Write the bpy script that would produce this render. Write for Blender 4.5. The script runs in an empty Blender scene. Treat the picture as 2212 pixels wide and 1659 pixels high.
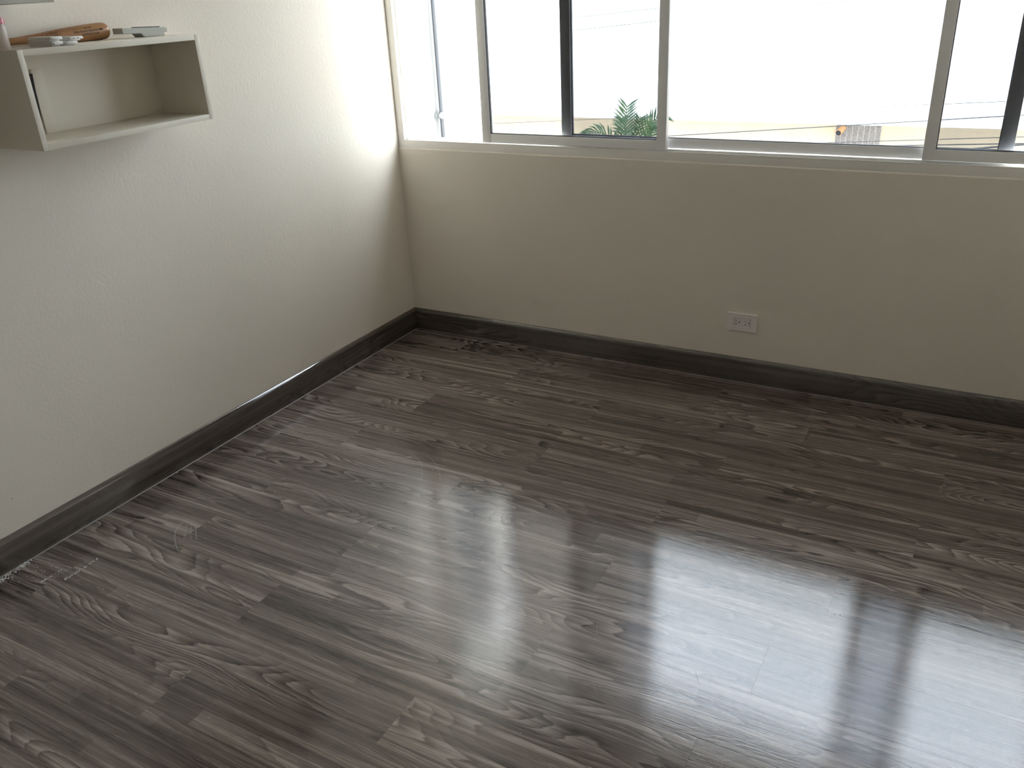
import bpy, bmesh, math, random
from mathutils import Vector, Matrix

random.seed(7)
SC = bpy.context.scene
COL = SC.collection

# ------------------------------------------------------------------ camera
cam_d = bpy.data.cameras.new('camera'); cam = bpy.data.objects.new('camera', cam_d); COL.objects.link(cam)
cam_d.sensor_width = 36.0; cam_d.lens = 1832.108 / 2212 * 36.0; cam_d.clip_start = 0.02; cam_d.clip_end = 300
R_ = Vector((0.874948, 0.481963, -0.046662)); U_ = Vector((-0.167761, 0.392119, 0.904488)); B_ = Vector((0.454227, -0.783552, 0.423939))
cam.matrix_world = Matrix(((R_.x, U_.x, B_.x, 2.351994), (R_.y, U_.y, B_.y, -3.152412), (R_.z, U_.z, B_.z, 1.492180), (0, 0, 0, 1)))
SC.camera = cam

# ------------------------------------------------------------------ sky (bright overcast) and exposure
W = bpy.data.worlds.new('overcast_sky'); SC.world = W; W.use_nodes = True
bg = W.node_tree.nodes['Background']; bg.inputs[0].default_value = (0.85, 0.93, 1.0, 1); bg.inputs[1].default_value = 10.0
SC.view_settings.view_transform = 'Standard'; SC.view_settings.look = 'None'
SC.view_settings.exposure = 0.50; SC.view_settings.gamma = 1.0; SC.view_settings.use_curve_mapping = False
SC.cycles.use_denoising = True; SC.cycles.time_limit = 1000
SC.cycles.use_adaptive_sampling = True; SC.cycles.adaptive_threshold = 0.05; SC.cycles.adaptive_min_samples = 24; SC.cycles.max_bounces = 7; SC.cycles.diffuse_bounces = 5; SC.cycles.glossy_bounces = 3; SC.cycles.transparent_max_bounces = 12
SC.cycles.caustics_reflective = False; SC.cycles.sample_clamp_indirect = 10.0
# light portal in the window opening: guides sky sampling, gives off nothing itself
pd = bpy.data.lights.new('window_portal', 'AREA'); pd.shape = 'RECTANGLE'; pd.size = 3.12; pd.size_y = 1.46; pd.cycles.is_portal = True
po = bpy.data.objects.new('window_portal', pd); COL.objects.link(po); po.location = (1.58, 0.125, 1.63); po.rotation_euler = (math.radians(-90), 0, 0)

# ------------------------------------------------------------------ node helpers
class NT:
    def __init__(s, name):
        s.m = bpy.data.materials.new(name); s.m.use_nodes = True; s.t = s.m.node_tree; s.b = s.t.nodes['Principled BSDF']; s.out = s.t.nodes['Material Output']
    def n(s, typ, **kw):
        nd = s.t.nodes.new(typ)
        for k, v in kw.items(): setattr(nd, k, v)
        return nd
    def link(s, a, b): s.t.links.new(a, b)
    def _in(s, sock, v):
        if isinstance(v, bpy.types.NodeSocket): s.link(v, sock)
        else: sock.default_value = v
    def math(s, op, a, b=0.0, c=0.0, clamp=False):
        nd = s.n('ShaderNodeMath', operation=op); nd.use_clamp = clamp
        s._in(nd.inputs[0], a); s._in(nd.inputs[1], b)
        if len(nd.inputs) > 2: s._in(nd.inputs[2], c)
        return nd.outputs[0]
    def xyz(s, x, y, z):
        nd = s.n('ShaderNodeCombineXYZ'); s._in(nd.inputs[0], x); s._in(nd.inputs[1], y); s._in(nd.inputs[2], z); return nd.outputs[0]
    def noise(s, vec, scale=1.0, detail=2.0, rough=0.5, dist=0.0):
        nd = s.n('ShaderNodeTexNoise'); s._in(nd.inputs['Vector'], vec); nd.inputs['Scale'].default_value = scale
        nd.inputs['Detail'].default_value = detail; nd.inputs['Roughness'].default_value = rough; nd.inputs['Distortion'].default_value = dist
        return nd.outputs[0]
    def ramp(s, fac, stops):
        nd = s.n('ShaderNodeValToRGB'); s._in(nd.inputs[0], fac); e = nd.color_ramp.elements
        while len(e) < len(stops): e.new(0.5)
        for el, (p, c) in zip(e, stops):
            el.position = p; el.color = (c[0], c[1], c[2], 1) if isinstance(c, tuple) else (c, c, c, 1)
        return nd.outputs[0]
    def rng(s, v, a, b, c, d):
        nd = s.n('ShaderNodeMapRange'); s._in(nd.inputs[0], v)
        for i, q in enumerate((a, b, c, d)): nd.inputs[1 + i].default_value = q
        return nd.outputs[0]
    def mix(s, f, a, b, typ='MIX'):
        nd = s.n('ShaderNodeMix', data_type='RGBA', blend_type=typ); s._in(nd.inputs[0], f)
        for sock, v in ((nd.inputs[6], a), (nd.inputs[7], b)):
            if isinstance(v, tuple): v = (v[0], v[1], v[2], 1)
            s._in(sock, v)
        return nd.outputs[2]
    def bump(s, h, strength, dist):
        nd = s.n('ShaderNodeBump'); s._in(nd.inputs['Height'], h); nd.inputs['Strength'].default_value = strength; nd.inputs['Distance'].default_value = dist
        s.link(nd.outputs[0], s.b.inputs['Normal'])
    def set(s, **kw):
        for k, v in kw.items():
            k = {'color': 'Base Color', 'rough': 'Roughness', 'metal': 'Metallic', 'spec': 'Specular IOR Level', 'ior': 'IOR'}[k]
            if isinstance(v, tuple): v = (v[0], v[1], v[2], 1)
            s._in(s.b.inputs[k], v)
    def coord(s, which='Object'):
        return s.n('ShaderNodeTexCoord').outputs[which]
    def sep(s, v):
        nd = s.n('ShaderNodeSeparateXYZ'); s.link(v, nd.inputs[0]); return nd.outputs

def paint(name, color, rough=0.5, bump=0.0, bscale=120.0, var=0.04, spec=0.5, metal=0.0):
    k = NT(name); co = k.coord()
    n1 = k.noise(co, 3.0, 0.0)
    f = k.rng(n1, 0.3, 0.7, 1 - var, 1 + var)
    k.set(color=k.mix(1.0, color, k.xyz(f, f, f), 'MULTIPLY'), rough=rough, spec=spec, metal=metal)
    if bump: k.bump(k.noise(co, bscale, 3.0, 0.6), bump, 0.0015)
    return k.m

M = {}
def wall_mat():
    k = NT('cream_wall_paint'); co = k.coord()
    n1 = k.noise(co, 1.6, 0.0); f = k.rng(n1, 0.3, 0.7, 0.975, 1.02)
    k.set(color=k.mix(1.0, (0.885, 0.822, 0.726), k.xyz(f, f, f), 'MULTIPLY'), rough=0.5, spec=0.35)
    k.bump(k.noise(co, 90.0, 0.0), 0.2, 0.0016)
    return k.m
M['wall'] = wall_mat()
M['ceil'] = paint('white_ceiling_paint', (0.88, 0.865, 0.83), 0.8, spec=0.0)
M['shelf'] = paint('white_lacquer', (0.80, 0.745, 0.635), 0.45, 0.08, 60, 0.03)
M['shelf_grey'] = paint('grey_beige_laminate', (0.44, 0.415, 0.355), 0.5, 0.05, 60, 0.03)
M['alu'] = paint('anodised_aluminium', (0.93, 0.925, 0.92), 0.34, 0.05, 300, 0.03, 0.5, 0.0)
M['alu_white'] = paint('painted_frame', (0.91, 0.875, 0.82), 0.45, 0.05, 200, 0.02)
M['gasket'] = paint('dark_rubber', (0.05, 0.05, 0.052), 0.6)
M['plastic'] = paint('white_plastic', (0.78, 0.76, 0.73), 0.3, 0, 0, 0.01)
M['outlet'] = paint('outlet_plastic', (0.92, 0.88, 0.86), 0.32, 0, 0, 0.01)
M['black'] = paint('black_void', (0.012, 0.011, 0.010), 0.7)
M['dust'] = paint('white_plaster_dust', (0.75, 0.75, 0.74), 0.9)
M['scratch'] = paint('pale_scratch', (0.33, 0.315, 0.30), 0.7)
M['bwhite'] = paint('white_stucco', (0.86, 0.85, 0.81), 0.8)
M['bbeige'] = paint('beige_stucco', (0.50, 0.405, 0.27), 0.8)
M['bshade'] = paint('shade_toned_render', (0.15, 0.148, 0.142), 0.8)  # shade on the wing wall put into its colour, dims its floor reflection
M['bskyblock'] = paint('tan_stucco', (0.26, 0.22, 0.17), 0.8)
M['ground'] = paint('concrete_street', (0.42, 0.41, 0.39), 0.9, 0, 0, 0.1)
M['cable'] = paint('black_cable', (0.03, 0.03, 0.03), 0.6)
M['pipe'] = paint('dark_grey_pipe', (0.032, 0.034, 0.037), 0.45, 0.05, 60, 0.06)
M['clamp'] = paint('pipe_clamp_metal', (0.12, 0.12, 0.115), 0.4, 0, 0, 0.05)
M['grey'] = paint('grey_remote_plastic', (0.43, 0.44, 0.395), 0.4, 0.05, 200, 0.02)
M['dgrey'] = paint('dark_button_rubber', (0.07, 0.075, 0.08), 0.5)
M['grout'] = paint('pale_grout', (0.60, 0.58, 0.52), 0.9)
M['lens'] = paint('dark_lens', (0.012, 0.013, 0.016), 0.15)
M['copper'] = paint('orange_lamp_housing', (0.62, 0.33, 0.16), 0.45)
M['pinkcap'] = paint('pink_red_cap', (0.45, 0.020, 0.055), 0.22, 0, 0, 0.02)
M['ink'] = paint('burnt_brand_ink', (0.030, 0.018, 0.010), 0.6)
M['trunk'] = paint('palm_trunk', (0.25, 0.19, 0.12), 0.9, 0.5, 20)

def tile_mat():
    k = NT('speckled_granite_tile'); co = k.coord()
    n = k.noise(co, 60.0, 4.0, 0.75)
    k.set(color=k.ramp(n, [(0.3, (0.07, 0.055, 0.045)), (0.5, (0.15, 0.125, 0.105)), (0.72, (0.33, 0.30, 0.26))]), rough=0.45)
    return k.m
M['tile'] = tile_mat()

def leaf_mat():
    k = NT('palm_leaf'); co = k.coord()
    n = k.noise(co, 5.0, 2.0)
    k.set(color=k.ramp(n, [(0.3, (0.012, 0.034, 0.008)), (0.55, (0.030, 0.066, 0.016)), (0.8, (0.075, 0.125, 0.035))]), rough=0.4)
    return k.m
M['leaf'] = leaf_mat()

def bottle_mat():
    k = NT('clear_pinkish_plastic'); k.set(color=(0.80, 0.70, 0.62), rough=0.18)
    k.b.inputs['Transmission Weight'].default_value = 0.35; k.b.inputs['IOR'].default_value = 1.3
    return k.m
M['bottle'] = bottle_mat()

def glass_mat(T):
    k = NT('tinted_window_glass'); k.t.nodes.remove(k.b)
    tr = k.n('ShaderNodeBsdfTransparent'); tr.inputs[0].default_value = (T[0] ** .5, T[1] ** .5, T[2] ** .5, 1)
    gl = k.n('ShaderNodeBsdfGlossy'); gl.inputs['Roughness'].default_value = 0.02; gl.inputs[0].default_value = (1, 1, 1, 1)
    fr = k.n('ShaderNodeFresnel'); fr.inputs[0].default_value = 1.25
    mx = k.n('ShaderNodeMixShader'); k.link(fr.outputs[0], mx.inputs[0]); k.link(tr.outputs[0], mx.inputs[1]); k.link(gl.outputs[0], mx.inputs[2])
    k.link(mx.outputs[0], k.out.inputs[0]); return k.m
M['glass'] = glass_mat((0.515, 0.53, 0.56))

def bat_mat():
    k = NT('varnished_ash_wood'); x, y, z = k.sep(k.coord())
    v = k.xyz(k.math('MULTIPLY', x, 9.0), k.math('MULTIPLY', y, 160.0), k.math('MULTIPLY', z, 160.0))
    n = k.noise(v, 1.0, 4.0, 0.6); n2 = k.noise(k.xyz(k.math('MULTIPLY', x, 5.0), k.math('MULTIPLY', y, 45.0), k.math('MULTIPLY', z, 45.0)), 1.0, 2.0)
    t = k.math('ADD', k.math('MULTIPLY', n, 0.5), k.math('MULTIPLY', n2, 0.5))
    k.set(color=k.ramp(t, [(0.32, (0.20, 0.085, 0.030)), (0.5, (0.34, 0.165, 0.068)), (0.68, (0.46, 0.25, 0.11))]), rough=0.33)
    return k.m
M['bat'] = bat_mat()

def wood_mat(name, board=False):
    """grey-brown oak print; x of the object runs along the grain, y across (boards of the skirting use x along, z across)"""
    k = NT(name)
    x, y, z = k.sep(k.coord())
    if board: y = k.math('ADD', z, k.math('MULTIPLY', y, 1.0))
    rnd = k.n('ShaderNodeObjectInfo').outputs['Random']
    r1 = k.math('MULTIPLY', rnd, 61.7); r2 = k.math('MULTIPLY', rnd, 137.3)
    mul = lambda s_, v: k.math('MULTIPLY', s_, v)
    add = lambda a, b: k.math('ADD', a, b)
    # field whose contour lines make the cathedral figure
    f0 = k.noise(k.xyz(add(mul(x, 1.5), r2), mul(y, 8.5), r1), 1.0, 1.6, 0.40, 0.15)
    h = add(mul(f0, 20.0), mul(y, 34.0))
    jag = k.noise(k.xyz(mul(x, 22.0), mul(y, 160.0), r1), 1.0, 2.0)
    ring = k.math('FRACT', add(h, mul(jag, 0.34)))                # saw-tooth growth rings: dark edge then fading
    ring = k.ramp(ring, [(0.0, 0.0), (0.18, 0.38), (0.55, 0.72), (0.90, 1.0), (1.0, 0.05)])
    # where the figure is strong / where the grain runs straight
    zone = k.rng(k.noise(k.xyz(mul(x, 1.3), mul(y, 9.0), add(r1, 9.0)), 1.0, 1.0), 0.42, 0.58, 0.10, 0.68)
    streak = k.noise(k.xyz(add(mul(x, 0.8), r1), mul(y, 52.0), r2), 1.0, 4.0, 0.62, 0.2)
    fib = k.noise(k.xyz(mul(x, 5.0), mul(y, 330.0), r1), 1.0, 4.0, 0.68)
    pore = k.noise(k.xyz(mul(x, 40.0), mul(y, 800.0), r1), 1.0, 1.0, 0.6)
    # printed narrow strips inside a plank with staggered ends
    si = k.math('FLOOR', mul(add(y, mul(k.noise(k.xyz(mul(x, 3.0), r1, 0.0), 1.0, 1.0), 0.012)), 21.0))
    wn0 = k.n('ShaderNodeTexWhiteNoise', noise_dimensions='2D'); k.link(k.xyz(si, r1, 0.0), wn0.inputs['Vector'])
    sj = k.math('FLOOR', add(mul(x, 0.9), mul(wn0.outputs[0], 7.0)))
    wn = k.n('ShaderNodeTexWhiteNoise', noise_dimensions='3D'); k.link(k.xyz(si, sj, r1), wn.inputs['Vector'])
    strip = wn.outputs[0]
    t = add(mul(k.math('SUBTRACT', ring, 0.5), zone), mul(k.math('SUBTRACT', streak, 0.5), 1.70))
    t = add(t, mul(k.math('SUBTRACT', fib, 0.5), 1.05)); t = add(t, mul(k.math('SUBTRACT', strip, 0.5), 0.30)); t = add(t, mul(k.math('SUBTRACT', rnd, 0.5), 0.10))
    t = add(t, mul(k.math('SUBTRACT', pore, 0.5), 0.45))
    t = add(t, 0.5)
    # knots
    vo = k.n('ShaderNodeTexVoronoi', feature='F1'); k.link(k.xyz(add(mul(x, 1.7), r2), mul(y, 6.5), r1), vo.inputs['Vector']); vo.inputs['Scale'].default_value = 1.0
    knot = k.ramp(vo.outputs['Distance'], [(0.0, 1.0), (0.035, 0.85), (0.09, 0.0)])
    t = k.math('SUBTRACT', t, mul(knot, 0.55), clamp=True)
    if board:
        col = k.ramp(t, [(0.0, (0.056, 0.044, 0.037)), (0.5, (0.092, 0.075, 0.063)), (1.0, (0.145, 0.120, 0.102))])
    else:
        col = k.ramp(t, [(0.0, (0.037, 0.028, 0.023)), (0.28, (0.086, 0.0665, 0.0565)), (0.55, (0.158, 0.125, 0.107)), (0.80, (0.253, 0.208, 0.181)), (1.0, (0.37, 0.316, 0.282))])
    rg = k.rng(k.noise(k.xyz(mul(x, 3.0), mul(y, 9.0), r1), 1.0, 3.0), 0.3, 0.7, 0.025, 0.085)
    rg = add(rg, mul(pore, 0.02))
    k.set(color=col, rough=rg if not board else 0.05, spec=0.5, ior=1.8 if board else 1.72)
    hh = add(mul(fib, 0.8), add(mul(ring, 0.22), mul(streak, 0.9)))
    if not board: k.bump(hh, 0.14, 0.0009)
    return k.m
M['floor'] = wood_mat('grey_oak_plank')
M['skirt'] = wood_mat('dark_oak_skirting', True)

# ------------------------------------------------------------------ mesh helpers
def bbox(bm, a, b, bev=0.0, mat=None):
    g = bmesh.ops.create_cube(bm, size=1.0); vs = g['verts']
    c = [(a[i] + b[i]) / 2 for i in range(3)]; s = [abs(b[i] - a[i]) for i in range(3)]
    for v in vs:
        p = Vector((v.co.x * s[0] + c[0], v.co.y * s[1] + c[1], v.co.z * s[2] + c[2]))
        v.co = mat @ p if mat else p
    if bev:
        es = list({e for v in vs for e in v.link_edges})
        bmesh.ops.bevel(bm, geom=es, offset=bev, segments=2, affect='EDGES', profile=0.6)
    return vs
def tube(bm, pts, rad, n=10, cap=True):
    pts = [Vector(p) for p in pts]; rings = []
    rads = rad if isinstance(rad, (list, tuple)) else [rad] * len(pts)
    for i, p in enumerate(pts):
        d = (pts[min(i + 1, len(pts) - 1)] - pts[max(i - 1, 0)]).normalized()
        a = d.cross(Vector((0, 0, 1)) if abs(d.z) < 0.9 else Vector((1, 0, 0))).normalized(); b = d.cross(a)
        rings.append([bm.verts.new(p + (a * math.cos(2 * math.pi * j / n) + b * math.sin(2 * math.pi * j / n)) * rads[i]) for j in range(n)])
    for r0, r1 in zip(rings, rings[1:]):
        for j in range(n): bm.faces.new((r0[j], r0[(j + 1) % n], r1[(j + 1) % n], r1[j]))
    if cap: bm.faces.new(rings[0][::-1]); bm.faces.new(rings[-1])
def lathe(bm, prof, axis='Z', n=40):
    rings = []
    for r, h in prof:
        ring = []
        for j in range(n):
            a = 2 * math.pi * j / n; c, s = r * math.cos(a), r * math.sin(a)
            ring.append(bm.verts.new((c, s, h) if axis == 'Z' else (h, c, s)))
        rings.append(ring)
    for r0, r1 in zip(rings, rings[1:]):
        for j in range(n): bm.faces.new((r0[j], r0[(j + 1) % n], r1[(j + 1) % n], r1[j]))
    bm.faces.new(rings[0][::-1]); bm.faces.new(rings[-1])
def extrude_profile(bm, prof, x0, x1):
    """prof: closed list of (y,z); extruded along x"""
    a = [bm.verts.new((x0, y, z)) for y, z in prof]; b = [bm.verts.new((x1, y, z)) for y, z in prof]; n = len(prof)
    for i in range(n): bm.faces.new((a[i], a[(i + 1) % n], b[(i + 1) % n], b[i]))
    bm.faces.new(a[::-1]); bm.faces.new(b)
def obj(name, bm, mat, parent=None, smooth=False, loc=None, rot=None):
    bmesh.ops.recalc_face_normals(bm, faces=bm.faces[:])
    me = bpy.data.meshes.new(name); bm.to_mesh(me); bm.free()
    me.materials.append(mat)
    if smooth:
        for p in me.polygons: p.use_smooth = True
        me.set_sharp_from_angle(angle=math.radians(40))
    o = bpy.data.objects.new(name, me); COL.objects.link(o)
    if loc: o.location = loc
    if rot: o.rotation_euler = rot
    if parent: o.parent = parent
    return o
def box(name, a, b, mat, parent=None, bev=0.0):
    bm = bmesh.new(); bbox(bm, a, b, bev); return obj(name, bm, mat, parent, smooth=bev > 0)
def empty(name, loc=(0, 0, 0), rot=None):
    o = bpy.data.objects.new(name, None); COL.objects.link(o); o.location = loc; o.empty_display_size = 0.05
    if rot: o.rotation_euler = rot
    return o
def tag(o, label=None, cat=None, group=None, kind=None):
    for k, v in (('label', label), ('category', cat), ('group', group), ('kind', kind)):
        if v: o[k] = v
    return o
def boxes(name, lst, mat, parent=None, bev=0.0):
    bm = bmesh.new()
    for a, b in lst: bbox(bm, a, b, bev)
    return obj(name, bm, mat, parent, smooth=bev > 0)

# ------------------------------------------------------------------ room shell
RX, RY, RZ = 3.16, -5.8, 2.45          # room: x 0..RX, y RY..0, z 0..RZ
WS, WT = 0.866, 2.40                   # wall opening for the window
floor = tag(box('floor', (-0.10, RY - 0.10, -0.14), (RX + 0.10, 0.12, -0.004), M['trunk']), 'dark grey wood-look plank floor of the room', kind='structure')
tag(box('ceiling', (-0.10, RY - 0.10, RZ), (RX + 0.10, 0.16, RZ + 0.12), M['ceil']), 'plain white ceiling', kind='structure')
wl = tag(box('wall_left', (-0.12, RY, 0), (0, 0.14, RZ), M['wall']), 'cream painted left wall carrying the box shelves', kind='structure')
tag(box('wall_right', (RX, RY, 0), (RX + 0.12, 0.14, RZ), M['wall']), 'cream painted right wall', kind='structure')
tag(box('wall_back', (-0.12, RY - 0.12, 0), (RX + 0.12, RY, RZ), M['wall']), 'cream painted back wall', kind='structure')
# window wall: parapet with a small plaster lip, lintel above
bm = bmesh.new()
extrude_profile(bm, [(0, 0), (0, WS - 0.0075), (0.0015, WS - 0.0045), (0.004, WS - 0.0035), (0.14, WS - 0.0035), (0.14, 0)], 0, RX)
bbox(bm, (0, 0, WT), (RX, 0.14, RZ))
tag(obj('wall_window', bm, M['wall']), 'cream painted wall below the sliding window', kind='structure')

tag(box('trim_1', (-0.6, 0.16, 2.45), (RX + 1.2, 0.55, 2.62), M['bwhite']), 'white concrete eave outside over the window', kind='structure')
# planks: real layout read from the photo; each row has its joint positions
PL, PW, Y0 = 1.205, 0.1735, -0.0825
JX = {1: 1.927, 2: 1.175, 3: 0.512, 4: 1.132, 5: 0.422, 6: 0.965, 7: 0.386, 8: 0.861, 9: 0.355, 10: 0.792, 11: 0.170, 12: 0.827, 0: 0.35}
gap = 0.00006
plank_cache = {}
def plank_mesh(l, w):
    key = (round(l, 4), round(w, 4))
    if key not in plank_cache:
        bm = bmesh.new(); bbox(bm, (gap, gap, -0.004), (l - gap, w - gap, 0.0))
        es = [e for e in bm.edges if all(abs(v.co.z) < 1e-6 for v in e.verts)]
        bmesh.ops.bevel(bm, geom=es, offset=0.00012, segments=1, affect='EDGES')
        bmesh.ops.recalc_face_normals(bm, faces=bm.faces[:])
        me = bpy.data.meshes.new('plank'); bm.to_mesh(me); bm.free(); me.materials.append(M['floor']); plank_cache[key] = me
    return plank_cache[key]
row = -1
while True:
    ya = Y0 - PW * row; yb = ya - PW
    if ya <= RY: break
    ya, yb = min(ya, 0.0), max(yb, RY)
    j = JX.get(row, (0.15 + 0.47 * (row % 5) + 0.09 * (row % 3)) % PL)
    while j > 0.02: j -= PL
    x = j
    while x < RX:
        xa, xb = max(x, 0.0), min(x + PL, RX)
        if xb - xa > 0.03:
            o = bpy.data.objects.new('plank', plank_mesh(xb - xa, ya - yb)); COL.objects.link(o); o.location = (xa, yb, 0); o.parent = floor
        x += PL
    row += 1

# skirting boards with a rounded, slightly glossy top
def skirting(name, length, mw, label, h=0.103, t=0.0135):
    prof = [(0, 0), (-t, 0), (-t, h - 0.0140), (-t + 0.0006, h - 0.0120), (-t + 0.0042, h - 0.0067), (-t + 0.0085, h - 0.0025), (-t + 0.0125, h)]
    prof += [(0, h)]
    bm = bmesh.new(); extrude_profile(bm, prof, 0, length)
    o = obj(name, bm, M['skirt'], smooth=True); o.matrix_world = mw
    return tag(o, label, kind='structure')
sk_w = skirting('baseboard_window', RX, Matrix.Translation((0, 0, 0)), 'dark wood skirting board under the window wall')
sk_l = skirting('baseboard_left', -RY, Matrix.Translation((0, RY, 0)) @ Matrix.Rotation(math.radians(90), 4, 'Z'), 'dark wood skirting board along the left wall')
skirting('baseboard_right', -RY, Matrix.Translation((RX, 0, 0)) @ Matrix.Rotation(math.radians(-90), 4, 'Z'), 'dark wood skirting board along the right wall')
skirting('baseboard_back', RX, Matrix.Translation((RX, RY, 0)) @ Matrix.Rotation(math.radians(180), 4, 'Z'), 'dark wood skirting board along the back wall')
# pale caulk bead at the foot of both visible skirtings
bm = bmesh.new(); extrude_profile(bm, [(-0.0135, 0.0002), (-0.0165, 0.0002), (-0.0135, 0.0022)], 0.0, -RY - 0.013)
tag(obj('caulk_bead', bm, M['scratch'], sk_l), 'pale caulk bead at the floor')
bm = bmesh.new(); extrude_profile(bm, [(-0.0135, 0.0002), (-0.0150, 0.0002), (-0.0135, 0.0012)], 0.013, RX - 0.013)
tag(obj('caulk_bead', bm, M['scratch'], sk_w), 'pale caulk bead at the floor')
# loose paint flakes on the left wall
for (y, z, s) in ((-2.049, 0.207, 0.009), (-1.696, 0.862, 0.004), (-0.91, 1.44, 0.003)):
    bm = bmesh.new()
    v = [bm.verts.new(p) for p in ((0, 0, 0), (s * .7, -s * .5, s * .5), (s * .4, s * .9, s * .1), (0, s * .3, -s * .5), (s * .2, -s * .6, -s * .2))]
    bm.faces.new((v[0], v[1], v[2])); bm.faces.new((v[0], v[2], v[3])); bm.faces.new((v[0], v[3], v[4])); bm.faces.new((v[0], v[4], v[1]))
    obj('paint_flake', bm, M['wall'], wl, loc=(0.0003, y, z))

# ------------------------------------------------------------------ window: fixed centre light, two sliding sashes
win = tag(empty('window_1', (0, 0, 0)), 'aluminium sliding window with tinted panes above the parapet', kind='structure')
FY0, FY1, FB, FT, FW = 0.004, 0.105, 0.897, 2.365, 0.034
box('frame_sill', (0.001, FY0, WS - 0.0035), (RX - 0.001, FY1, FB - 0.006), M['alu_white'], win, 0.0008)
box('frame_sill_lip', (0.001, FY0, FB - 0.006), (RX - 0.001, FY0 + 0.004, FB), M['alu_white'], win, 0.0006)
for y in (0.043, 0.046 + 0.038): box('track_fin', (FW, y, FB - 0.006), (RX - FW, y + 0.003, FB + 0.002), M['alu'], win)
box('frame_head', (0.001, FY0, FT), (RX - 0.001, FY1, WT), M['alu_white'], win, 0.0008)
for s in (0, 1):
    fx = (lambda v: v) if s == 0 else (lambda v: RX - v)
    lst = [((0.001, FY0, FB), (FW - 0.010, FY1, FT))]
    for ya, yb in ((FY0, FY0 + 0.004), (0.040, 0.048), (0.084, 0.090), (FY1 - 0.004, FY1)):
        lst.append(((FW - 0.0105, ya, FB), (FW + (0.004 if ya > 0.03 else 0), yb, FT)))
    boxes('frame_jamb', [((min(fx(a[0]), fx(b[0])), a[1], a[2]), (max(fx(a[0]), fx(b[0])), b[1], b[2])) for a, b in lst], M['alu_white'] if s else M['alu_white'], win)

def sash(x0, x1, y0, zb, zt, sw, label, rail=0.036):
    t = 0.028; y1 = y0 + t
    o = tag(boxes('sash', [((x0 + sw, y0 + 0.002, zb), (x1 - sw, y1 - 0.002, zb + rail))], M['alu'], win, 0.0012), label)
    for xa, xb in ((x0, x0 + sw), (x1 - sw, x1)): box('stile', (xa, y0, zb), (xb, y1, zt), M['alu'], o, 0.0015)
    box('top_rail', (x0 + sw, y0 + 0.002, zt - rail), (x1 - sw, y1 - 0.002, zt), M['alu'], o, 0.0012)
    a, b, c, d = x0 + sw, x1 - sw, zb + rail, zt - rail; g = 0.0026; ya, yb = y0 + 0.0075, y1 - 0.0075
    boxes('gasket', [((a, ya, c), (a + g, yb, d)), ((b - g, ya, c), (b, yb, d)), ((a, ya, c), (b, yb, c + g)), ((a, ya, d - g), (b, yb, d))], M['gasket'], o)
    box('pane', (a + 0.001, (ya + yb) / 2 - 0.0025, c + 0.001), (b - 0.001, (ya + yb) / 2 + 0.0025, d - 0.001), M['glass'], o)
    return o
sash(0.436, 1.246, 0.0115, 0.899, FT - 0.004, 0.037, 'inner sliding sash left of the middle')
sash(2.137, 2.95, 0.0115, 0.905, FT - 0.004, 0.037, 'inner sliding sash at the right')
sash(0.789, 2.398, 0.052, 0.901, FT - 0.004, 0.043, 'wide outer centre light')

# ------------------------------------------------------------------ wall outlet
ox, oz = 1.586, 0.2527
pl = tag(empty('wall_outlet', (ox, 0, oz)), 'white double power outlet on the wall under the window', 'power outlet')
bm = bmesh.new()
hw, hh, iw, ih = 0.0585, 0.0370, 0.0335, 0.0168
def _rect(w_, h_, y_): return [bm.verts.new((x_, y_, z_)) for x_, z_ in ((-w_, -h_), (w_, -h_), (w_, h_), (-w_, h_))]
of, ob_, fi, bi = _rect(hw, hh, -0.006), _rect(hw, hh, 0.0), _rect(iw, ih, -0.006), _rect(iw, ih, 0.0)
for k_ in range(4):
    n_ = (k_ + 1) % 4
    bm.faces.new((of[k_], of[n_], fi[n_], fi[k_])); bm.faces.new((ob_[n_], ob_[k_], bi[k_], bi[n_]))
    bm.faces.new((of[n_], of[k_], ob_[k_], ob_[n_])); bm.faces.new((fi[k_], fi[n_], bi[n_], bi[k_]))
pt = obj('cover_plate', bm, M['outlet'], pl)
bv = pt.modifiers.new('bevel', 'BEVEL'); bv.width = 0.0018; bv.segments = 3; bv.limit_method = 'ANGLE'
bm = bmesh.new(); bbox(bm, (-iw + 0.0012, -0.0045, -ih + 0.0012), (iw - 0.0012, -0.0005, ih - 0.0012), 0.0006)
ins = obj('receptacle', bm, M['outlet'], pl)
for cx in (-0.0225, 0.0150):
    for dz, L in ((0.0062, 0.0062), (-0.0062, 0.0080)):
        tag(box('slot', (cx - L / 2, -0.0050, dz - 0.0010), (cx + L / 2, -0.0044, dz + 0.0010), M['black'], ins), 'dark blade slot')
    bm = bmesh.new(); lathe(bm, [(0.0024, 0), (0.0024, 0.0006)], 'Z', 14)
    tag(obj('ground_hole', bm, M['black'], ins, loc=(cx + 0.0125, -0.0044, 0), rot=(math.radians(90), 0, 0)), 'dark round ground hole')

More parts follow.
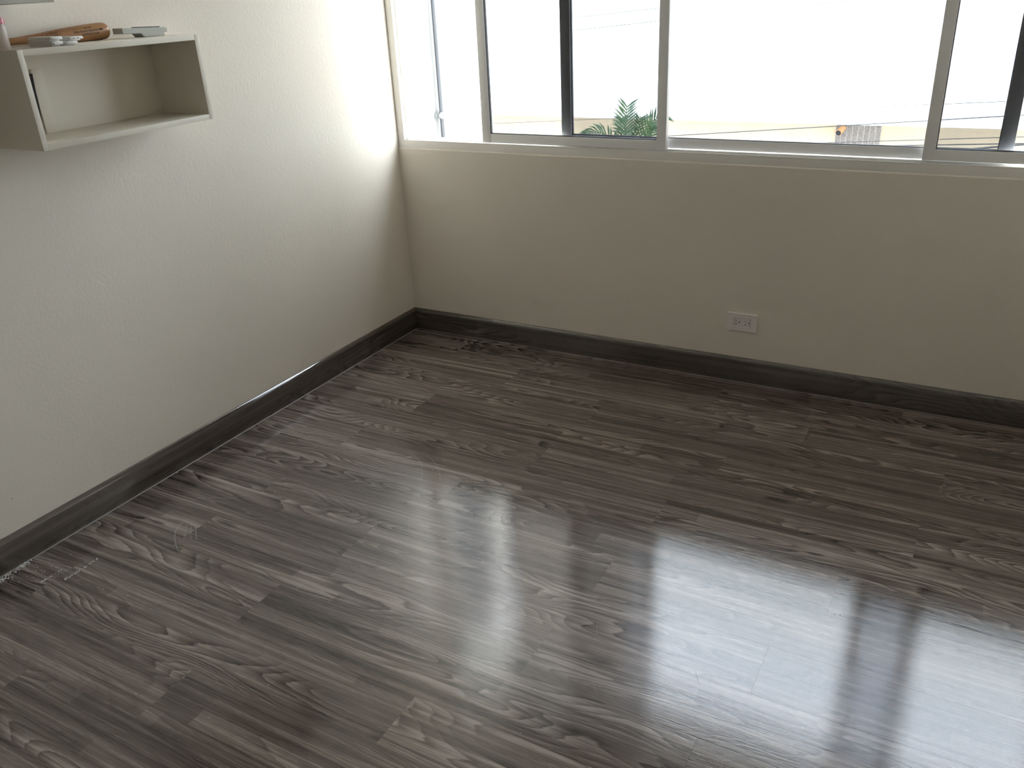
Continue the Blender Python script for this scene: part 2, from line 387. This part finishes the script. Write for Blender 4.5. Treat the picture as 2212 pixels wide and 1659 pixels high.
# ------------------------------------------------------------------ box shelves on the left wall
def box_shelf(name, X, y0, y1, z0, z1, label, t=0.0155, mat='shelf'):
    e = tag(empty(name, (0, y0, z0)), label, 'wall shelf')
    L = y1 - y0; H = z1 - z0
    box('side_panel', (0.0005, 0, 0), (X, t, H), M[mat], e, 0.0008)
    box('side_panel', (0.0005, L - t, 0), (X, L, H), M[mat], e, 0.0008)
    box('top_panel', (0.0005, t, H - t), (X, L - t, H), M[mat], e, 0.0004)
    box('bottom_panel', (0.0005, t, 0), (X, L - t, t), M[mat], e, 0.0004)
    box('back_panel', (0.0005, t, t), (0.006, L - t, H - t), M[mat], e)
    return e
SZ = 1.4076
sh = box_shelf('box_shelf', 0.2052, -1.787, -1.2103, 1.1642, SZ, 'white open box shelf on the left wall with a bat on top')
# thin cover board inside on the back with a dark slit beside it
bd = box('cover_board', (0.006, -1.640 + 1.787, 0.0155), (0.011, -1.606 + 1.787, 1.349 - 1.1642), M['shelf'], sh, 0.0006)
bm = bmesh.new()
v = [bm.verts.new(p) for p in ((0.0115, 0.1300, 0.174), (0.0115, 0.1505, 0.1735), (0.0115, 0.1385, 0.026), (0.0115, 0.1300, 0.026))]
w = [bm.verts.new(q.co - Vector((0.0055, 0, 0))) for q in v]
for i in range(4): bm.faces.new((v[i], v[(i + 1) % 4], w[(i + 1) % 4], w[i]))
bm.faces.new(v); bm.faces.new(w[::-1])
tag(obj('slit', bm, M['black'], sh), 'narrow black slit beside the cover board')
box_shelf('box_shelf', 0.2052, -2.23, -1.652, 1.5105, 1.754, 'grey-beige box shelf at the very top left corner above the bat', mat='shelf_grey')

# ---- souvenir bat
def text_mesh(body, size, shear=0.0, bold=0.0):
    cu = bpy.data.curves.new('lettering', 'FONT'); cu.body = body; cu.size = size; cu.align_x = 'CENTER'; cu.align_y = 'CENTER'; cu.shear = shear; cu.offset = bold; cu.resolution_u = 2
    ob = bpy.data.objects.new('lettering', cu); COL.objects.link(ob)
    dg = bpy.context.evaluated_depsgraph_get(); me = bpy.data.meshes.new_from_object(ob.evaluated_get(dg))
    bpy.data.objects.remove(ob); return me
BL = 0.40; BR = 0.0228
prof = [(0.0004, 0.0), (0.0090, 0.0), (0.0110, 0.003), (0.0110, 0.009), (0.0085, 0.014), (0.0078, 0.025), (0.0080, 0.08), (0.0092, 0.12), (0.0120, 0.17), (0.0158, 0.22), (0.0190, 0.265), (0.0214, 0.31), (0.0226, 0.35), (BR, 0.375), (0.0224, 0.386), (0.0205, 0.393), (0.0165, 0.398), (0.0100, 0.3997), (0.0004, 0.4)]
def bat_r(s):
    for (r0, h0), (r1, h1) in zip(prof, prof[1:]):
        if h0 <= s <= h1: return r0 + (r1 - r0) * (s - h0) / max(h1 - h0, 1e-6)
    return BR
endy = -1.390
bat = empty('baseball_bat', (0.036, endy - BL, SZ))
tag(bat, 'small souvenir wooden baseball bat lying on the box shelf', 'baseball bat')
slope = math.atan((BR - 0.0110) / 0.36)
bat.rotation_euler = (0, 0, math.radians(90))
# local x runs from knob to barrel end; the axis tilts so knob and barrel both rest on the shelf
bm = bmesh.new(); lathe(bm, prof, 'X', 48)
T_ = Matrix.Translation((0, 0, 0.0112)) @ Matrix.Rotation(-slope, 4, 'Y')
body = obj('barrel', bm, M['bat'], bat, smooth=True); body.data.transform(T_)
def wrap(me, name, s0, ang0):
    """lay flat lettering (x along the bat, y around it) on the barrel; ang0 measured from the horizontal toward the room"""
    for v in me.vertices:
        s = s0 + v.co.x; r = bat_r(s) + 0.00022; a = ang0 + v.co.y / r
        v.co = Vector((s, -r * math.cos(a), r * math.sin(a)))
    me.materials.clear(); me.materials.append(M['ink'])
    o = bpy.data.objects.new(name, me); COL.objects.link(o); me.transform(T_); o.parent = bat; return o
A0 = math.radians(12)
wrap(text_mesh('GENUINE', 0.0062, 0.15, 0.00012), 'lettering', 0.326, A0 + 0.46)['label'] = 'dark burnt word GENUINE'
wrap(text_mesh('Edlan Roberly Reynolda 2005', 0.0078, 0.35, 0.00016), 'lettering', 0.325, A0 + 0.05)['label'] = 'dark burnt script line with a name and year'
wrap(text_mesh('LOUISVILLE SLUGGER', 0.0058, 0.1, 0.00012), 'lettering', 0.328, A0 - 0.33)['label'] = 'dark burnt maker lettering'
bm = bmesh.new()
N = 48; rw, rh = 0.0265, 0.0150
for k_ in range(N):
    a0, a1 = 2 * math.pi * k_ / N, 2 * math.pi * (k_ + 1) / N
    q = [(rw * math.cos(a0), rh * math.sin(a0)), (rw * math.cos(a1), rh * math.sin(a1)), ((rw - .0011) * math.cos(a1), (rh - .0011) * math.sin(a1)), ((rw - .0011) * math.cos(a0), (rh - .0011) * math.sin(a0))]
    bm.faces.new([bm.verts.new((p[0], p[1], 0)) for p in q])
bm.faces.new([bm.verts.new((p[0], p[1], 0)) for p in ((-0.006, 0.0150), (-0.002, 0.0150), (0.0005, 0.0075), (-0.002, 0.0075))])
me = bpy.data.meshes.new('emblem_ring'); bm.to_mesh(me); bm.free()
OA = A0 + 0.25
wrap(me, 'emblem_ring', 0.214, OA)['label'] = 'dark burnt oval outline'
for body_, sz, dx, da in (('LOUISVILLE', 0.0066, 0.002, 0.20), ('SLUGGER', 0.0086, 0.0, -0.25)):
    wrap(text_mesh(body_, sz, 0.12, 0.00012), 'lettering', 0.214 + dx, OA + da)['label'] = 'dark burnt word inside the oval'

# ---- bottle with pink cap
bt = tag(empty('small_bottle', (0.112, -1.7640, SZ)), 'small clear plastic bottle with pink-red cap standing at shelf end', 'bottle')
bm = bmesh.new(); lathe(bm, [(0.0005, 0), (0.0195, 0), (0.0210, 0.002), (0.0212, 0.050), (0.0205, 0.055), (0.0190, 0.057), (0.0190, 0.059), (0.0005, 0.059)], 'Z', 36)
obj('body', bm, M['bottle'], bt, smooth=True)
bm = bmesh.new(); lathe(bm, [(0.0005, 0.0591), (0.0214, 0.0591), (0.0216, 0.070), (0.0205, 0.0735), (0.0005, 0.0742)], 'Z', 36)
tag(obj('cap', bm, M['pinkcap'], bt, smooth=True), 'pink-red screw cap')

# ---- pile of white electrical modules
def module(L, Wd, H, loc, rz, label, tilt=0.0, holes=False):
    e = tag(empty('socket_module', loc, (0, tilt, rz)), label, 'socket module', 'white socket modules piled on the box shelf')
    bm = bmesh.new(); bbox(bm, (-L / 2, -Wd / 2, H * 0.42), (L / 2 - 0.004, Wd / 2, H), 0.0012); obj('face_body', bm, M['plastic'], e, smooth=True)
    bm = bmesh.new(); bbox(bm, (-L / 2 + 0.003, -Wd / 2 + 0.0015, 0), (L / 2 - 0.010, Wd / 2 - 0.004, H * 0.42), 0.0006); obj('back_body', bm, M['plastic'], e, smooth=True)
    bm = bmesh.new(); bbox(bm, (L / 2 - 0.005, -Wd / 2 + 0.003, H * 0.35), (L / 2, Wd / 2 - 0.002, H * 0.80), 0.0006); obj('mounting_tab', bm, M['plastic'], e, smooth=True)
    for q in ((-0.25, 0.05) if holes else ()):
        box('screw_hole', (L / 2 - 0.0002, q * Wd, H * 0.50), (L / 2 + 0.0003, q * Wd + 0.0035, H * 0.66), M['black'], e)
    return e
module(0.106, 0.030, 0.0118, (0.148, -1.6665, SZ), 0.0, 'white socket module at the bottom left of the pile nearest the bottle')
module(0.092, 0.034, 0.0115, (0.152, -1.6665, SZ + 0.0120), 0.04, 'white socket module on top at the left of the pile')
module(0.100, 0.036, 0.0095, (0.154, -1.6290, SZ), 0.0, 'white socket module at the bottom right of the pile')
module(0.088, 0.044, 0.0105, (0.150, -1.6085, SZ + 0.0096), 0.05, 'white socket module on top at the right of the pile', holes=True)

# ---- remote control
rm = tag(empty('remote_control', (0.076, -1.307, SZ), (0, 0, math.radians(90))), 'grey remote control lying buttons up at the right end of the shelf', 'remote control')
RLn, RWd = 0.158, 0.044
pf = [(-RLn / 2, 0.0125), (-RLn / 2 + 0.062, 0.0105), (-RLn / 2 + 0.072, 0.0008), (RLn / 2 - 0.012, 0.0), (RLn / 2 - 0.012, 0.0095), (RLn / 2, 0.010), (RLn / 2, 0.0215), (RLn / 2 - 0.008, 0.0235), (-RLn / 2, 0.0285)]
pf = [(a, b) for a, b in pf]
bm = bmesh.new()
A_ = [bm.verts.new((a, -RWd / 2, b)) for a, b in pf]; B2 = [bm.verts.new((a, RWd / 2, b)) for a, b in pf]
for i in range(len(pf)): bm.faces.new((A_[i], A_[(i + 1) % len(pf)], B2[(i + 1) % len(pf)], B2[i]))
bm.faces.new(A_[::-1]); bm.faces.new(B2)
rb = obj('casing', bm, M['grey'], rm)
bv = rb.modifiers.new('bevel', 'BEVEL'); bv.width = 0.0015; bv.segments = 2; bv.limit_method = 'ANGLE'
for i in range(7):
    for j in (-1, 0, 1):
        x = -0.014 + i * 0.0118; zt = 0.0285 + (x + RLn / 2) * (0.0235 - 0.0285) / (RLn - 0.008)
        box('button', (x - 0.003, j * 0.012 - 0.0035, zt - 0.001), (x + 0.003, j * 0.012 + 0.0035, zt + 0.0022), M['dgrey'], rm)
box('end_window', (RLn / 2 - 0.0004, -RWd / 2 + 0.004, 0.0115), (RLn / 2 + 0.0006, RWd / 2 - 0.004, 0.020), M['plastic'], rm)

# ------------------------------------------------------------------ floor dust and scratches
bm = bmesh.new()
def crumb(x, y, s):
    vs = bmesh.ops.create_icosphere(bm, subdivisions=1, radius=s)['verts'] if False else bmesh.ops.create_cube(bm, size=s)['verts']
    R = Matrix.Rotation(random.random() * 3, 3, 'Z') @ Matrix.Rotation(random.random() * 3, 3, 'X')
    for v in vs: v.co = R @ Vector((v.co.x, v.co.y * random.uniform(.5, 1.6), v.co.z * .6)); v.co.z = max(v.co.z, -s * .3) + s * .3; v.co += Vector((x, y, 0.0))
for (a, b, n, sp, s) in (((0.202, -2.076), (0.202, -1.965), 60, 0.0025, 0.0022), ((0.147, -2.114), (0.149, -2.049), 32, 0.002, 0.0022), ((0.030, -2.18), (0.019, -2.06), 90, 0.006, 0.0030), ((0.05, -2.15), (0.12, -2.02), 40, 0.03, 0.0016)):
    for i in range(n):
        t = random.random(); crumb(a[0] + (b[0] - a[0]) * t + random.gauss(0, sp), a[1] + (b[1] - a[1]) * t + random.gauss(0, sp), s * random.uniform(.5, 1.3))
for i in range(70): crumb(random.uniform(0.3, 2.4), random.uniform(-2.4, -0.9), random.uniform(.0008, .002))
tag(obj('plaster_dust', bm, M['dust']), 'white plaster crumbs on the floor beside the left skirting board', 'dust', kind='stuff')
def ribbon(bm, pts, w):
    pts = [Vector((p[0], p[1], 0.0003)) for p in pts]; L = []
    for i, p in enumerate(pts):
        d = (pts[min(i + 1, len(pts) - 1)] - pts[max(i - 1, 0)]).normalized(); n = Vector((-d.y, d.x, 0)) * w * (0.4 if i in (0, len(pts) - 1) else 1)
        L.append((bm.verts.new(p - n), bm.verts.new(p + n), ))
    for a, b in zip(L, L[1:]): bm.faces.new((a[0], a[1], b[1], b[0]))
bm = bmesh.new()
def arc(p0, p1, p2, w=0.0005):
    ribbon(bm, [((1 - t) ** 2 * p0[0] + 2 * t * (1 - t) * (2 * p1[0] - (p0[0] + p2[0]) / 2) + t * t * p2[0], (1 - t) ** 2 * p0[1] + 2 * t * (1 - t) * (2 * p1[1] - (p0[1] + p2[1]) / 2) + t * t * p2[1]) for t in [i / 12 for i in range(13)]], w)
arc((0.285, -1.716), (0.315, -1.774), (0.401, -1.835), 0.0009)
arc((0.305, -1.712), (0.343, -1.760), (0.365, -1.782))
arc((0.320, -1.712), (0.358, -1.750), (0.385, -1.772))
arc((0.336, -1.711), (0.376, -1.745), (0.401, -1.765), 0.0007)
arc((0.21, -1.60), (0.26, -1.57), (0.33, -1.545)); arc((0.70, -1.05), (0.78, -1.10), (0.84, -1.19)); arc((0.76, -1.04), (0.83, -1.08), (0.90, -1.16))
for i in range(9):
    x, y, a = random.uniform(0.3, 2.3), random.uniform(-1.9, -0.9), random.uniform(0.6, 2.4)
    ribbon(bm, [(x + math.cos(a) * t * 0.05, y + math.sin(a) * t * 0.05 + 0.004 * t * t) for t in (0, .33, .66, 1)], 0.0003)
tag(obj('scratch_marks', bm, M['scratch'], floor), 'fine pale scratches on the planks', kind='stuff')

# ------------------------------------------------------------------ outside: street, buildings, pipe, palm, cables
tag(box('ground', (-30, 0.3, -3.6), (30, 30, -3.3), M['ground']), 'pale street surface far below the window', kind='structure')
D, D2 = 8.0, 8.6
bd1 = tag(empty('building', (0, D, -3.3)), 'white building across the street with a beige recessed ground wall', 'building')
def ob_part(name, a, b, mat, parent, bev=0.0):
    l = parent.location; return box(name, tuple(a[i] - l[i] for i in range(3)), tuple(b[i] - l[i] for i in range(3)), mat, parent, bev)
# upper white facade made of big panels with narrow joints
xs = [-14.0, -8.2, -5.35, -2.5, 0.35, 3.2, 6.05, 8.9, 14.0]; zs = [-0.20, 0.045, 2.9, 5.6, 8.2]
ob_part('facade_core', (-14, D + 0.012, -0.2), (14, D + 6, 8.2), M['bwhite'], bd1)
for i in range(len(xs) - 1):
    for j in range(len(zs) - 1):
        ob_part('facade_panel', (xs[i] + .004, D, zs[j] + (.004 if j else 0)), (xs[i + 1] - .004, D + 0.012, zs[j + 1] - .004), M['bwhite'], bd1)
ob_part('recessed_wall', (-14, D2, -3.3), (14, D2 + 0.2, -0.2), M['bbeige'], bd1)
# speckled tiles on the recessed wall
ob_part('grout_bed', (0.507, D2 - 0.012, -0.522), (1.050, D2, -0.284), M['grout'], bd1)
tw = (1.050 - 0.507) / 8
for i in range(8): ob_part('tile', (0.507 + i * tw + .0045, D2 - 0.020, -0.520), (0.507 + (i + 1) * tw - .0045, D2 - 0.012, -0.286), M['tile'], bd1)
# wall spotlight in front of the tiles
sp = tag(empty('wall_spotlight', (0.61, D2 - 0.022, -0.310)), 'orange and black spotlight on the tiled patch across the street', 'spotlight')
bm = bmesh.new(); lathe(bm, [(0.020, 0), (0.022, 0.008)], 'Z', 16); obj('mount', bm, M['pipe'], sp, rot=(math.radians(90), 0, 0))
dv = Vector((-0.045, -0.16, -0.060)).normalized(); q = dv.to_track_quat('Z', 'Y').to_euler()
bm = bmesh.new(); lathe(bm, [(0.020, 0.0), (0.034, 0.02), (0.038, 0.06), (0.038, 0.165)], 'Z', 24); obj('housing', bm, M['copper'], sp, True, rot=q)
bm = bmesh.new(); lathe(bm, [(0.034, 0.165), (0.0345, 0.169), (0.030, 0.1695)], 'Z', 24); obj('lens', bm, M['lens'], sp, True, rot=q)
# unseen tan block added to mask sky in the floor reflection
ob_part('sky_block_wall', (-4.4, D - 0.25, 4.6), (-1.80, D - 0.002, 10.9), M['bskyblock'], bd1); ob_part('sky_block_cap', (-4.5, D - 0.35, 10.9), (-1.70, D + 0.1, 11.1), M['bwhite'], bd1)
# wing of the same house beside the window with a pipe
tag(box('wall_wing', (-1.6, 0.30, -3.3), (-1.13, 2.40, 4.2), M['bshade']), 'pale outside wall of the neighbouring wing, coloured dark for shade', kind='structure')
pp = tag(empty('drain_pipe', (-1.092, 2.0, -3.3)), 'thin grey metal pipe seen through the open gap of the window', 'pipe')
bm = bmesh.new(); tube(bm, [(0, 0, 0), (0, 0, 7.3)], 0.013, 14); obj('pipe_run', bm, M['pipe'], pp, True)
for z in (1.2, 4.0, 6.4):
    bm = bmesh.new(); lathe(bm, [(0.0165, z - 0.022), (0.0185, z - 0.018), (0.0185, z + 0.018), (0.0165, z + 0.022)], 'Z', 18)
    bbox(bm, (-0.038, -0.034, z - 0.014), (-0.014, 0.034, z + 0.014), 0.002); bbox(bm, (-0.006, -0.034, z - 0.012), (0.006, -0.016, z + 0.012), 0.001)
    obj('clamp', bm, M['clamp'], pp, True)
# palm
pm = tag(empty('palm', (-0.90, 5.05, -3.3)), 'green palm whose crown shows at the bottom of the left sash', 'palm tree')
bm = bmesh.new(); tube(bm, [(0, 0, 0), (0.03, 0, 1.2), (0.0, 0, 2.3), (-0.02, 0, 3.05)], [0.14, 0.11, 0.09, 0.08], 14); obj('trunk', bm, M['trunk'], pm, True)
def frond(p0, p1, p2, ll, n=17, droop=0.5):
    l = pm.location; P = [Vector(p) - l for p in (p0, p1, p2)]
    c1 = P[1] * 2 - (P[0] + P[2]) / 2
    f = lambda t: P[0] * (1 - t) ** 2 + c1 * 2 * t * (1 - t) + P[2] * t * t
    bm = bmesh.new(); tube(bm, [f(i / 10) for i in range(11)], [0.011 - 0.008 * i / 10 for i in range(11)], 6)
    for i in range(n):
        t = 0.18 + 0.82 * i / (n - 1); o = f(t); d = (f(min(t + .02, 1)) - f(t - .02)).normalized()
        side = d.cross(Vector((0.25, -1, 0.15))).normalized()
        for s in (-1, 1):
            L = ll * (1.0 - 0.45 * abs(t - 0.45)) * random.uniform(.85, 1.1)
            dr = (side * s * 0.72 + d * 0.75 + Vector((0, random.uniform(-.25, .25), -droop * 0.35))).normalized()
            wv = dr.cross(Vector((random.uniform(-.3, .3), -1, random.uniform(-.3, .3)))).normalized() * 0.0105
            m1 = o + dr * L * 0.45; tip = o + dr * L + Vector((0, 0, -droop * L * 0.3))
            th = Vector((0, 0.0012, 0))
            a = [bm.verts.new(x_) for x_ in (o - wv * .5, o + wv * .5, m1 + wv, tip, m1 - wv)]; b = [bm.verts.new(v_.co + th) for v_ in a]
            bm.faces.new(a); bm.faces.new(b[::-1])
            for k_ in range(5): bm.faces.new((a[k_], b[k_], b[(k_ + 1) % 5], a[(k_ + 1) % 5]))
    obj('frond', bm, M['leaf'], pm)
B0 = (-0.92, 5.05, -0.26)
frond(B0, (-1.12, 5.0, 0.09), (-1.37, 4.95, 0.06), 0.20, 16, 0.9)
frond(B0, (-0.945, 5.05, 0.06), (-0.925, 5.05, 0.36), 0.20, 17, 0.1)
frond(B0, (-0.78, 5.1, 0.10), (-0.56, 5.1, 0.29), 0.20, 17, 0.2)
frond(B0, (-0.87, 5.15, 0.02), (-0.845, 5.2, 0.22), 0.13, 12, 0.2)
frond(B0, (-0.70, 5.0, 0.02), (-0.60, 4.95, 0.22), 0.17, 14, 0.2)
frond(B0, (-1.06, 5.25, 0.04), (-1.13, 5.4, 0.19), 0.15, 12, 0.3)
frond(B0, (-0.80, 4.9, -0.04), (-0.66, 4.8, 0.02), 0.17, 14, 0.7)
frond(B0, (-1.00, 4.9, -0.05), (-1.16, 4.8, -0.02), 0.17, 14, 0.7)
# overhead cables
def cable(p, q, r, ext, label):
    d = (Vector(q) - Vector(p)); d /= d.x
    a = Vector(p) - d * ext[0]; b = Vector(q) + d * ext[1]
    bm = bmesh.new(); tube(bm, [a + (b - a) * i / 8 for i in range(9)], r, 8)
    tag(obj('utility_cable', bm, M['cable'], None, True), label, 'cable', 'overhead cables across the street')
cable((-1.731, 5.5, 1.168), (-0.798, 5.5, 1.232), 0.0022, (7, 11), 'thin overhead cable highest in the left sash')
cable((-1.827, 5.7, 1.038), (-0.868, 5.7, 1.106), 0.0025, (7, 11), 'thin overhead cable second from top in the left sash')
cable((-0.804, 5.9, -0.051), (2.359, 5.9, 0.231), 0.0045, (7, 9), 'long dark cable crossing in front of the tiled patch')
cable((1.832, 6.1, 0.300), (2.337, 6.1, 0.332), 0.0026, (9, 9), 'thin overhead cable above the others in the right sash')
cable((1.843, 6.3, -0.055), (2.355, 6.3, -0.020), 0.0035, (9, 9), 'thin cable across the beige band in the right sash')
cable((1.819, 6.5, -0.143), (2.346, 6.5, -0.113), 0.0055, (9, 9), 'thicker cable low across the beige band in the right sash')
cable((2.211, 6.7, -0.193), (2.526, 6.7, -0.149), 0.0090, (3, 9), 'thickest cable lowest at the right edge of the window')
